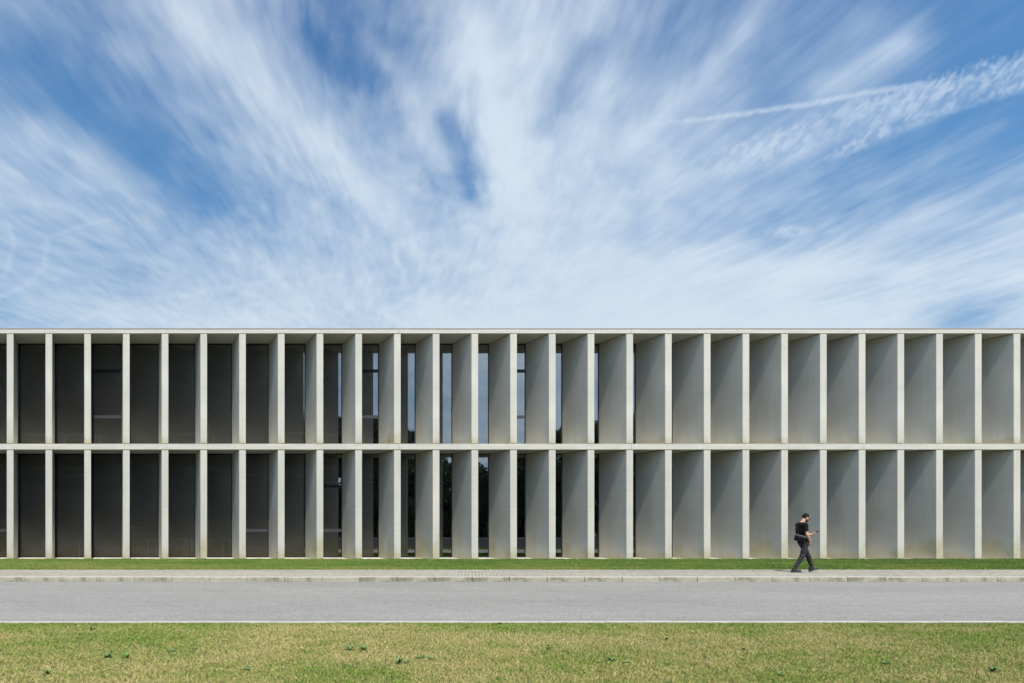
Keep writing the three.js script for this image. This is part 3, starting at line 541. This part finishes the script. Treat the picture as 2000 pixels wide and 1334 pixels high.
{
  // x = walking direction, y up, z towards the road; the trunk is turned a little away from the road
  const YAW = 0.10, cy = Math.cos(YAW), sy = Math.sin(YAW);
  const fwd = [cy, -sy], rgt = [sy, cy];                            // (x, z) of forward and of his right
  const T = (cx, s, f) => [cx + rgt[0] * s + fwd[0] * f, rgt[1] * s + fwd[1] * f];
  const J = {}; const set = (n, x, y, z) => { J[n] = [x, y, z]; };
  { const a = T(-0.095, 0.165, 0.0), b = T(-0.095, -0.165, 0.0); set('shR', a[0], 1.375, a[1]); set('shL', b[0], 1.375, b[1]); }
  set('elR', -0.05, 1.09, 0.225); set('wrR', 0.05, 0.905, 0.185); set('elL', 0.055, 1.085, -0.21); set('wrL', 0.28, 1.10, -0.15);
  { const a = T(-0.03, 0.09, 0), b = T(-0.03, -0.09, 0); set('hiR', a[0], 0.86, a[1]); set('hiL', b[0], 0.86, b[1]); }
  set('knR', -0.12, 0.475, 0.095); set('anR', -0.35, 0.115, 0.11); set('knL', 0.145, 0.455, -0.08); set('anL', 0.265, 0.125, -0.095);
  const trunk = (x, y, z, o) => {
    const part = (cx, yy, rs, ry, rf) => { const dx = x - cx, s = dx * rgt[0] + z * rgt[1], f = dx * fwd[0] + z * fwd[1]; return ell(s, y - yy, f, rs + o, ry + o, rf + o); };
    let d = part(-0.105, 1.25, 0.185, 0.215, 0.125); d = smin(d, part(-0.075, 1.03, 0.16, 0.19, 0.115), 0.12);
    d = smin(d, cap(x, y, z, J.shR, J.shL, 0.06 + o, 0.06 + o), 0.08); return d;
  };
  const pelvis = (x, y, z, o) => { const dx = x + 0.035, s = dx * rgt[0] + z * rgt[1], f = dx * fwd[0] + z * fwd[1]; return ell(s, y - 0.885, f, 0.165 + o, 0.13 + o, 0.125 + o); };
  // head frame
  const HC = [0.035, 1.592, -0.01], PITCH_H = -0.34, YAW_H = 0.06, ch = Math.cos(PITCH_H), sh = Math.sin(PITCH_H), cw = Math.cos(YAW_H), sw = Math.sin(YAW_H);
  const toHead = (x, y, z) => { const a = x - HC[0], b = y - HC[1], c = z - HC[2], f = a * cw - c * sw, s = a * sw + c * cw; return [f * ch + b * sh, -f * sh + b * ch, s]; };
  const fromHead = (f, u, s) => { const ff = f * ch - u * sh, b = f * sh + u * ch; return [HC[0] + ff * cw + s * sw, HC[1] + b, HC[2] - ff * sw + s * cw]; };
  const head = (x, y, z) => {
    const [f, u, s] = toHead(x, y, z), t = Math.abs(s);
    let d = ell(f + 0.012, u - 0.028, s, 0.094, 0.096, 0.074); d = smin(d, ell(f - 0.03, u + 0.05, s, 0.058, 0.066, 0.052), 0.05);
    d = smin(d, cap(f, u, s, [0.08, 0.012, 0], [0.103, -0.028, 0], 0.008, 0.012), 0.018);
    d = smin(d, cap(f, u, s, [0.074, 0.03, 0.03], [0.074, 0.03, -0.03], 0.012, 0.012), 0.02);
    d = smin(d, cap(f, u, s, [0.078, -0.063, 0.014], [0.078, -0.063, -0.014], 0.008, 0.008), 0.012);
    d = smax(d, -ell(f - 0.093, u + 0.068, t, 0.012, 0.003, 0.02), 0.006);
    d = smax(d, -ell(f - 0.088, u - 0.006, t - 0.032, 0.014, 0.012, 0.018), 0.012);
    d = smin(d, ell(f - 0.083, u - 0.004, t - 0.03, 0.01, 0.01, 0.012), 0.004);
    d = smin(d, smax(ell(f + 0.008, u + 0.008, t - 0.074, 0.019, 0.031, 0.012), -ell(f + 0.003, u + 0.008, t - 0.086, 0.01, 0.019, 0.006), 0.006), 0.008);
    return d;
  };
  const neckB = [-0.085, 1.43, 0], neckT = fromHead(-0.035, -0.05, 0);
  // hands: chains of finger joints [a, b, r]
  function handBones(wr, dirA, palmN, side, curl) {
    const d = V(...dirA).normalize(), n = V(...palmN).normalize(), s = V().crossVectors(n, d).normalize().multiplyScalar(side), w = V(...wr), B = [], at = (a, b, c) => w.clone().addScaledVector(d, a).addScaledVector(s, b).addScaledVector(n, c);
    B.push([at(0.01, 0, 0), at(0.075, 0.024, 0), 0.017, 0.014], [at(0.01, 0, 0), at(0.078, 0.006, 0), 0.018, 0.014], [at(0.01, -0.004, 0), at(0.075, -0.012, 0), 0.018, 0.013], [at(0.01, -0.01, 0), at(0.068, -0.028, 0), 0.017, 0.012]);
    [[0.024, 0.078, 0.072], [0.007, 0.082, 0.08], [-0.011, 0.078, 0.074], [-0.028, 0.07, 0.058]].forEach(([b, a, L], i) => {
      let p = at(a, b, 0), ang = curl[0]; const seg = [0.45, 0.31, 0.24];
      seg.forEach((q, k) => { const dir = d.clone().multiplyScalar(Math.cos(ang)).addScaledVector(n, Math.sin(ang)), e = p.clone().addScaledVector(dir, L * q); B.push([p, e, 0.0088 - k * 0.0007, 0.0081 - k * 0.0007]); p = e; ang += curl[1]; });
    });
    const th = [at(0.02, 0.022, 0.004), at(0.045, 0.044, 0.014), at(0.07, 0.05, 0.026), at(0.092, 0.046, 0.034)];
    for (let i = 0; i < 3; i++) B.push([th[i], th[i + 1], 0.0115 - i * 0.001, 0.0105 - i * 0.001]);
    return B.map(([a, b, r0, r1]) => [a.toArray(), b.toArray(), r0, r1]);
  }
  const handL = handBones(J.wrL, [0.9, 0.36, 0.1], [-0.36, 0.9, 0.15], -1, [0.25, 0.5]);
  const handR = handBones(J.wrR, [0.16, -0.93, -0.3], [-0.25, -0.3, -0.9], -1, [0.3, 0.4]);
  const hands = (bones, k) => (x, y, z) => { let d = 9; for (const [a, b, r0, r1] of bones) d = smin(d, cap(x, y, z, a, b, r0, r1), k); return d; };
  const hL = hands(handL, 0.008), hR = hands(handR, 0.008);
  const arm = (x, y, z, S, E, W) => { const m = [lerp(E[0], W[0], 0.35), lerp(E[1], W[1], 0.35), lerp(E[2], W[2], 0.35)]; let d = cap(x, y, z, J[S] , E, 0.052, 0.04); d = smin(d, cap(x, y, z, E, m, 0.039, 0.042), 0.03); return smin(d, cap(x, y, z, m, W, 0.041, 0.026), 0.02); };
  const legs = (x, y, z, o) => {
    const leg = (h, k, a, s) => { let d = cap(x, y, z, h, k, 0.09 + o, 0.062 + o); const c = [lerp(k[0], a[0], 0.3), lerp(k[1], a[1], 0.3), lerp(k[2], a[2], 0.3)]; d = smin(d, cap(x, y, z, k, c, 0.056 + o, 0.058 + o), 0.04); return smin(d, cap(x, y, z, c, a, 0.056 + o, 0.038 + o * 1.6), 0.03); };
    return Math.min(leg(J.hiR, J.knR, J.anR), leg(J.hiL, J.knL, J.anL));
  };
  const bodyF = (x, y, z) => {
    let d = trunk(x, y, z, -0.012); d = smin(d, pelvis(x, y, z, -0.012), 0.06); d = smin(d, legs(x, y, z, -0.014), 0.04);
    d = smin(d, cap(x, y, z, neckB, neckT, 0.062, 0.054), 0.04); d = smin(d, arm(x, y, z, 'shR', J.elR, J.wrR), 0.03); d = smin(d, arm(x, y, z, 'shL', J.elL, J.wrL), 0.03);
    if (y > 1.4) d = smin(d, head(x, y, z), 0.025);
    d = smin(d, hL(x, y, z), 0.012); d = smin(d, hR(x, y, z), 0.012); return d;
  };
  const skin = new THREE.MeshPhysicalMaterial({ color: rgb(0.40, 0.225, 0.15), roughness: 0.55 });
  const cloth = (c) => new THREE.MeshPhysicalMaterial({ color: c, roughness: 1, specularIntensity: 0.25 });
  const blackCloth = cloth(rgb(0.008, 0.008, 0.009)), denim = cloth(rgb(0.030, 0.030, 0.034)), shoeM = std({ color: rgb(0.012, 0.012, 0.015), roughness: 0.6 }), soleM = std({ color: rgb(0.03, 0.03, 0.033), roughness: 0.8 }), hairM = new THREE.MeshPhysicalMaterial({ color: rgb(0.012, 0.009, 0.007), roughness: 0.95, specularIntensity: 0.35 });
  const man = new THREE.Group();
  // body: coarse trunk, fine head and hands, cut at shared planes
  const cut = (f, g) => (x, y, z) => Math.max(f(x, y, z), g(x, y, z));
  const coarse = surfaceNets(bodyF, [-0.55, 0.02, -0.45], [0.55, 1.8, 0.45], 0.013);
  const fineHead = surfaceNets(cut((x, y, z) => bodyF(x, y, z) - 0.0008 * clamp((y - 1.45) / 0.03), (x, y) => 1.45 - y), [-0.14, 1.43, -0.14], [0.19, 1.74, 0.14], 0.0045);
  const fineL = surfaceNets(cut((x, y, z) => bodyF(x, y, z) - 0.0008 * clamp((x - 0.22) / 0.03), (x) => 0.22 - x), [0.2, 1.0, -0.27], [0.52, 1.28, -0.05], 0.0038);
  const fineR = surfaceNets(cut((x, y, z) => bodyF(x, y, z) - 0.0008 * clamp((0.93 - y) / 0.03), (x, y) => y - 0.93), [-0.06, 0.72, 0.05], [0.2, 0.95, 0.28], 0.0038);
  mesh('body', mergeGeometries([coarse, fineHead, fineL, fineR]), skin, man);
  const wr = (x, y, z, k) => 0.004 * Math.sin(34 * y + 9 * Math.sin(11 * x + 7 * z + k)) * Math.sin(13 * z + 17 * x + k) ;
  const sleeve = (x, y, z, S, E) => { const e = [lerp(J[S][0], E[0], 0.62), lerp(J[S][1], E[1], 0.62), lerp(J[S][2], E[2], 0.62)], d = cap(x, y, z, J[S], E, 0.07, 0.062), ax = [E[0] - J[S][0], E[1] - J[S][1], E[2] - J[S][2]], l = Math.hypot(...ax), q = ((x - e[0]) * ax[0] + (y - e[1]) * ax[1] + (z - e[2]) * ax[2]) / l; return smax(d, q, 0.012); };
  const shirtF = (x, y, z) => {
    let d = trunk(x, y, z, 0.006); d = smin(d, pelvis(x, y, z, 0.02), 0.06); d = smax(d, 0.845 - y, 0.012);
    d = smin(d, sleeve(x, y, z, 'shR', J.elR), 0.035); d = smin(d, sleeve(x, y, z, 'shL', J.elL), 0.035);
    d += wr(x, y, z, 0) * 1.3; d = smax(d, -(cap(x, y, z, neckB, neckT, 0.070, 0.07)), 0.012); return d;
  };
  mesh('shirt', surfaceNets(shirtF, [-0.42, 0.78, -0.42], [0.3, 1.52, 0.42], 0.0105), blackCloth, man);
  const trouF = (x, y, z) => {
    let d = pelvis(x, y, z, 0.006); d = smin(d, legs(x, y, z, 0.008), 0.05); d += wr(x, y, z, 2) * (y < 0.75 ? 1.7 : 1) + (y < 0.26 ? 0.006 * Math.sin(70 * y + 8 * x) : 0);
    d = smax(d, y - 0.93, 0.01); return smax(d, 0.10 - y, 0.012);
  };
  mesh('trousers', surfaceNets(trouF, [-0.5, 0.05, -0.32], [0.42, 0.98, 0.34], 0.0105), denim, man);
  // shoes, each in its own frame: heel at 0, toe along +x
  const shoeF = (x, y, z) => { let d = smin(ell(x - 0.075, y - 0.05, z, 0.085, 0.055, 0.043), ell(x - 0.195, y - 0.035, z, 0.105, 0.042, 0.047), 0.05); d = smin(d, cap(x, y, z, [0.075, 0.06, 0], [0.06, 0.125, 0], 0.046, 0.044), 0.03); d = smax(d, 0.018 - y, 0.006); return smax(d, y - 0.125, 0.01); };
  const soleF = (x, y, z) => { let d = smin(Math.hypot((x - 0.07) * 0.8, z * 1.45) - 0.068, Math.hypot((x - 0.195) * 0.72, z * 1.3) - 0.076, 0.05); d = smin(d, Math.abs(z) + Math.abs(x - 0.135) * 0.1 - 0.036, 0.03) ; d = Math.max(d, x - 0.302, -x - 0.014); return smax(smax(d, y - 0.03, 0.004), -y, 0.004); };
  const upper = surfaceNets(shoeF, [-0.06, -0.01, -0.1], [0.34, 0.16, 0.1], 0.007), sole = surfaceNets(soleF, [-0.06, -0.02, -0.1], [0.34, 0.06, 0.1], 0.006);
  for (const [x, y, z, a] of [[-0.45, 0.002, 0.11, 0.0], [0.185, 0.008, -0.095, 0.27]]) { const s = mesh('shoe', upper, shoeM, man); mesh('sole', sole, soleM, s); s.position.set(x, y, z); s.rotation.set(0, 0.06, a); }
  const hairF = (x, y, z) => { const [f, u, s] = toHead(x, y, z); let d = ell(f + 0.013, u - 0.031, s, 0.102, 0.104, 0.081) + 0.002 * Math.sin(90 * f + 40 * s) * Math.sin(80 * u); const line = f > 0.055 ? 0.062 - u + (f - 0.055) * 0.2 : f > 0.0 ? 0.012 - u + (f > 0.03 ? (f - 0.03) * 2 : 0) : -0.055 - u - f * 0.2 + (f > -0.03 ? (f + 0.03) * 2.4 : 0); return smax(d, line, 0.008); };
  mesh('hair', surfaceNets(hairF, [-0.14, 1.48, -0.14], [0.19, 1.76, 0.13], 0.0055), hairM, man);
  const beardF = (x, y, z) => { const [f, u, s] = toHead(x, y, z); let d = ell(f - 0.03, u + 0.052, s, 0.064, 0.073, 0.058); d = smax(d, u + 0.03 + (f > 0.03 ? (f - 0.03) * 0.25 : 0), 0.006); d = smax(d, 0.012 - f, 0.008); return smax(d, -ell(f - 0.1, u + 0.066, s, 0.02, 0.009, 0.024), 0.004); };
  mesh('beard', surfaceNets(beardF, [-0.1, 1.42, -0.12], [0.17, 1.62, 0.1], 0.005), hairM, man);
  const specM = new THREE.MeshPhysicalMaterial({ color: rgb(0.006, 0.006, 0.007), roughness: 0.15 });
  const specF = (x, y, z) => { const [f, u, s] = toHead(x, y, z), t = Math.abs(s); let d = ell(f - 0.098, u - 0.006, t - 0.033, 0.009, 0.022, 0.028); d = Math.min(d, cap(f, u, t, [0.1, 0.012, 0], [0.098, 0.012, 0.03], 0.004, 0.004)); return Math.min(d, cap(f, u, t, [0.09, 0.012, 0.058], [-0.005, 0.014, 0.08], 0.004, 0.0035)); };
  mesh('sunglasses', surfaceNets(specF, [-0.08, 1.5, -0.14], [0.19, 1.68, 0.13], 0.0035), specM, man);
  const budP = fromHead(0.004, -0.012, 0.08), bud = new THREE.SphereGeometry(0.008, 12, 8); bud.scale(1, 1.5, 1); const bm = mesh('earbud', bud, std({ color: rgb(0.8, 0.8, 0.8), roughness: 0.4 }), man); bm.position.set(...budP);
  const WALK = V(9.77, 0.004, 5.96);
  man.position.copy(WALK); top(man, 'person', 'person in black t-shirt, dark jeans and sunglasses walking along the pavement looking at a phone', 'person');

  // phone in his left hand
  const phone = new THREE.Group(), pm = std({ color: rgb(0.012, 0.012, 0.014), roughness: 0.35 });
  mesh('case', new RoundedBoxGeometry(0.152, 0.0095, 0.075, 3, 0.004), pm, phone); const scr = mesh('screen', new RoundedBoxGeometry(0.142, 0.001, 0.068, 2, 0.0004), new THREE.MeshPhysicalMaterial({ color: rgb(0.008, 0.008, 0.01), roughness: 0.08 }), phone); scr.position.y = 0.0053;
  phone.position.copy(WALK).add(V(0.432, 1.178, -0.138)); phone.rotation.set(-0.65, 0.05, 0.39); top(phone, 'phone', 'black phone held in the hand of the walking person', 'phone');

  // bag on his lower back with a strap over the shoulder
  const bag = new THREE.Group(), bagM = new THREE.MeshPhysicalMaterial({ color: rgb(0.012, 0.012, 0.014), roughness: 0.9, specularIntensity: 0.4 }), flapM = std({ color: rgb(0.045, 0.045, 0.052), roughness: 0.6 });
  mesh('pouch', new RoundedBoxGeometry(0.31, 0.18, 0.085, 4, 0.03), bagM, bag);
  const flap = mesh('flap', new RoundedBoxGeometry(0.314, 0.07, 0.098, 4, 0.028), flapM, bag); flap.position.set(0, 0.07, 0.0);
  const zip = mesh('zip', new RoundedBoxGeometry(0.24, 0.008, 0.006, 2, 0.002), std({ color: rgb(0.06, 0.06, 0.065), roughness: 0.4, metalness: 0.5 }), bag); zip.position.set(0, 0.01, 0.044);
  const bc = T(-0.055, 0.085, -0.145), inv = (x, y, z) => { const p = V(x - bc[0], y - 0.985, z - bc[1]); p.applyEuler(new THREE.Euler(0, 0, 0)); return p; };
  bag.position.copy(WALK).add(V(bc[0], 0.985, bc[1])); bag.rotation.order = 'YXZ'; bag.rotation.set(0.08, Math.atan2(-fwd[0], -fwd[1]) + 0.62, -0.26);
  bag.updateMatrixWorld(); const toBag = (p) => bag.worldToLocal(V(...p).add(WALK));
  const pt = (s, f, y, cx = -0.1) => { const q = T(cx, s, f); return [q[0], y, q[1]]; };
  const curve = new THREE.CatmullRomCurve3([pt(0.12, -0.15, 1.03, -0.07), pt(0.04, -0.148, 1.22), pt(-0.075, -0.10, 1.40), pt(-0.1, 0.0, 1.455), pt(-0.07, 0.11, 1.36), pt(0.03, 0.148, 1.2), pt(0.15, 0.10, 1.04, -0.08), pt(0.185, -0.04, 1.0, -0.07), pt(0.15, -0.15, 0.99, -0.07)].map(toBag));
  mesh('strap', new THREE.TubeGeometry(curve, 60, 0.012, 6), bagM, bag);
  top(bag, 'shoulder_bag', 'black bag slung across the back of the walking person', 'bag');
}
console.log('person done');
renderer.render(scene, camera);
